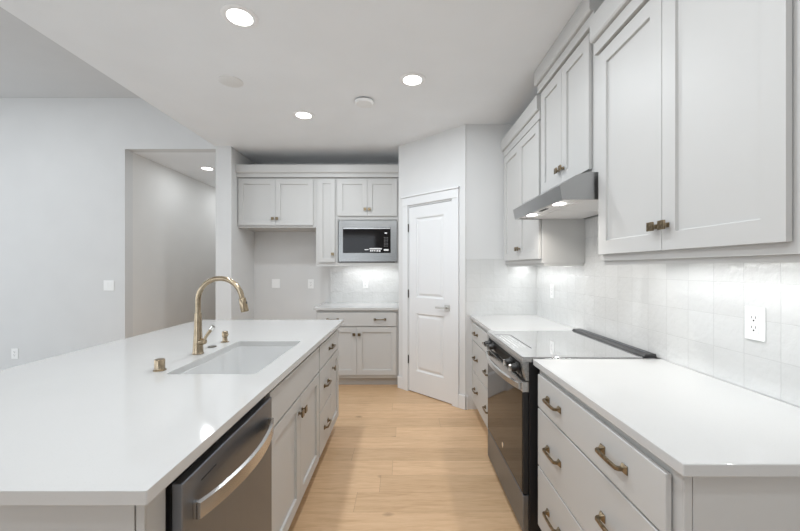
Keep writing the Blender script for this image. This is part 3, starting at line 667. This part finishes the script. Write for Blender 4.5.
# ================================================================== WALL PLATES  (local: front -y)
def plate(label, cat, name, loc, rotz, w_, h_, kind):
    p = thing(name, label, cat, loc, rotz)
    MB().box(-w_ / 2, w_ / 2, -0.006, -0.0003, -h_ / 2, h_ / 2).build('cover_plate', PLATE, p, bevel=0.002)
    if kind == 'outlet':
        r_ = MB().box(-0.018, 0.018, -0.0085, -0.0061, -0.035, 0.035).build('receptacle', PLATE, p, bevel=0.001)
        s = MB()
        for zc in (-0.018, 0.018):
            s.box(-0.0085, -0.0060, -0.0089, -0.0086, zc + 0.000, zc + 0.009); s.box(0.0060, 0.0085, -0.0089, -0.0086, zc, zc + 0.009); s.box(-0.0028, 0.0028, -0.0089, -0.0086, zc - 0.010, zc - 0.004)
        s.build('slots', SLOT, r_)
    elif kind == 'switch':
        n_ = max(1, round(w_ / 0.075)) if w_ > 0.08 else 1
        for i in range(n_):
            cx_ = (i - (n_ - 1) / 2) * 0.046; MB().box(cx_ - 0.0165, cx_ + 0.0165, -0.0095, -0.0061, -0.033, 0.033).build('rocker', PLATE, p, bevel=0.0015)
    return p
plate('white duplex outlet on the tile above the right foreground countertop', 'outlet', 'wall_outlet', (XR, 1.322, 1.166), -PI / 2, 0.076, 0.122, 'outlet')
plate('narrow white outlet on the tile under the far right wall cabinet', 'outlet', 'wall_outlet', (XR, 3.12, 1.166), -PI / 2, 0.072, 0.118, 'outlet')
plate('white outlet on the small tile backsplash in the alcove', 'outlet', 'wall_outlet', (-0.497, 4.761, 1.160), 0, 0.072, 0.118, 'outlet')
plate('white outlet on the bare wall of the refrigerator space', 'outlet', 'wall_outlet', (-1.220, 4.770, 1.160), 0, 0.076, 0.122, 'outlet')
plate('blank square white plate in the refrigerator space, left of the outlet', 'wall plate', 'blank_plate', (-1.683, 4.770, 1.165), 0, 0.106, 0.118, 'blank')
plate('white double rocker switch on the wall left of the hallway opening', 'light switch', 'light_switch', (-3.372, YW, 1.170), 0, 0.118, 0.118, 'switch')
plate('white outlet low on the great room wall at far left', 'outlet', 'wall_outlet', (-4.450, YW, 0.389), 0, 0.076, 0.120, 'outlet')

# ================================================================== CEILING FIXTURES
def downlight(x, y, z, label, power, r=0.098):
    t_ = thing('recessed_light', label, 'recessed light', (x, y, z), 0, 'recessed ceiling lights')
    MB().lathe([(r, -0.0005), (r, -0.004), (r - 0.010, -0.008), (r - 0.030, -0.006), (r - 0.030, -0.0005)], 40).build('trim_ring', RINGM, t_, smooth=True)
    MB().lathe([(r - 0.031, -0.0040), (r - 0.031, -0.0055), (0.0, -0.0058)], 40).build('lens', LENS, t_, smooth=True)
    a = area('recessed_light_glow', (0, 0, -0.0066), (0, 0, 0), 2 * (r - 0.034), 0, power, (0.90, 0.955, 1.0), PI, 'DISK'); a.parent = t_
P_ = 9.5
downlight(-0.906, 1.998, CZ, 'largest round recessed ceiling light, over the island near the top edge', P_)
downlight(-0.905, 3.28, CZ, 'round recessed ceiling light in front of the alcove cabinets', 11.5)
downlight(0.070, 2.666, CZ, 'round recessed ceiling light over the aisle near the pantry', P_)
downlight(-2.68, 4.93, HEADZ, 'round recessed ceiling light inside the hallway', 2.8)
downlight(-2.68, 6.15, HEADZ, 'unseen ceiling light added to brighten the deep hallway, hidden by the wing wall', 3.5)  # added lamp, out of sight, to lift the hallway's inner end
for x, y, z, p in ((-0.906, 0.72, CZ, 5.0), (0.070, 1.30, CZ, P_), (0.070, -0.1, CZ, P_), (-0.906, -0.6, CZ, 5.0), (-3.9, 2.7, HZ, 12.0), (-5.8, 2.7, HZ, 10.0)):  # unseen lamps: kitchen ones guessed from spacing, great-room pair added for the left wall
    downlight(x, y, z, 'unseen recessed ceiling light added outside the view for room light', p)
t_ = thing('smoke_detector', 'white round smoke detector on the ceiling between the two aisle lights', 'smoke detector', (-0.322, 2.997, CZ))
MB().lathe([(0.060, -0.0005), (0.060, -0.012)], 36).build('base', SLOT, t_, smooth=True)
MB().lathe([(0.080, -0.013), (0.080, -0.022), (0.070, -0.034), (0.0, -0.038)], 36).build('cover', PLATE, t_, smooth=True)
o = MB().lathe([(0.086, -0.0005), (0.086, -0.004), (0.080, -0.0065), (0.0, -0.0075)], 40).build('ceiling_cover_plate', painted('painted_cover', (0.78, 0.78, 0.77), 0.6, 0.0), None, (-1.286, 2.690, CZ), smooth=True)
tag(o, 'flat round blank cover on the ceiling, unlit, above the island', 'ceiling cover')
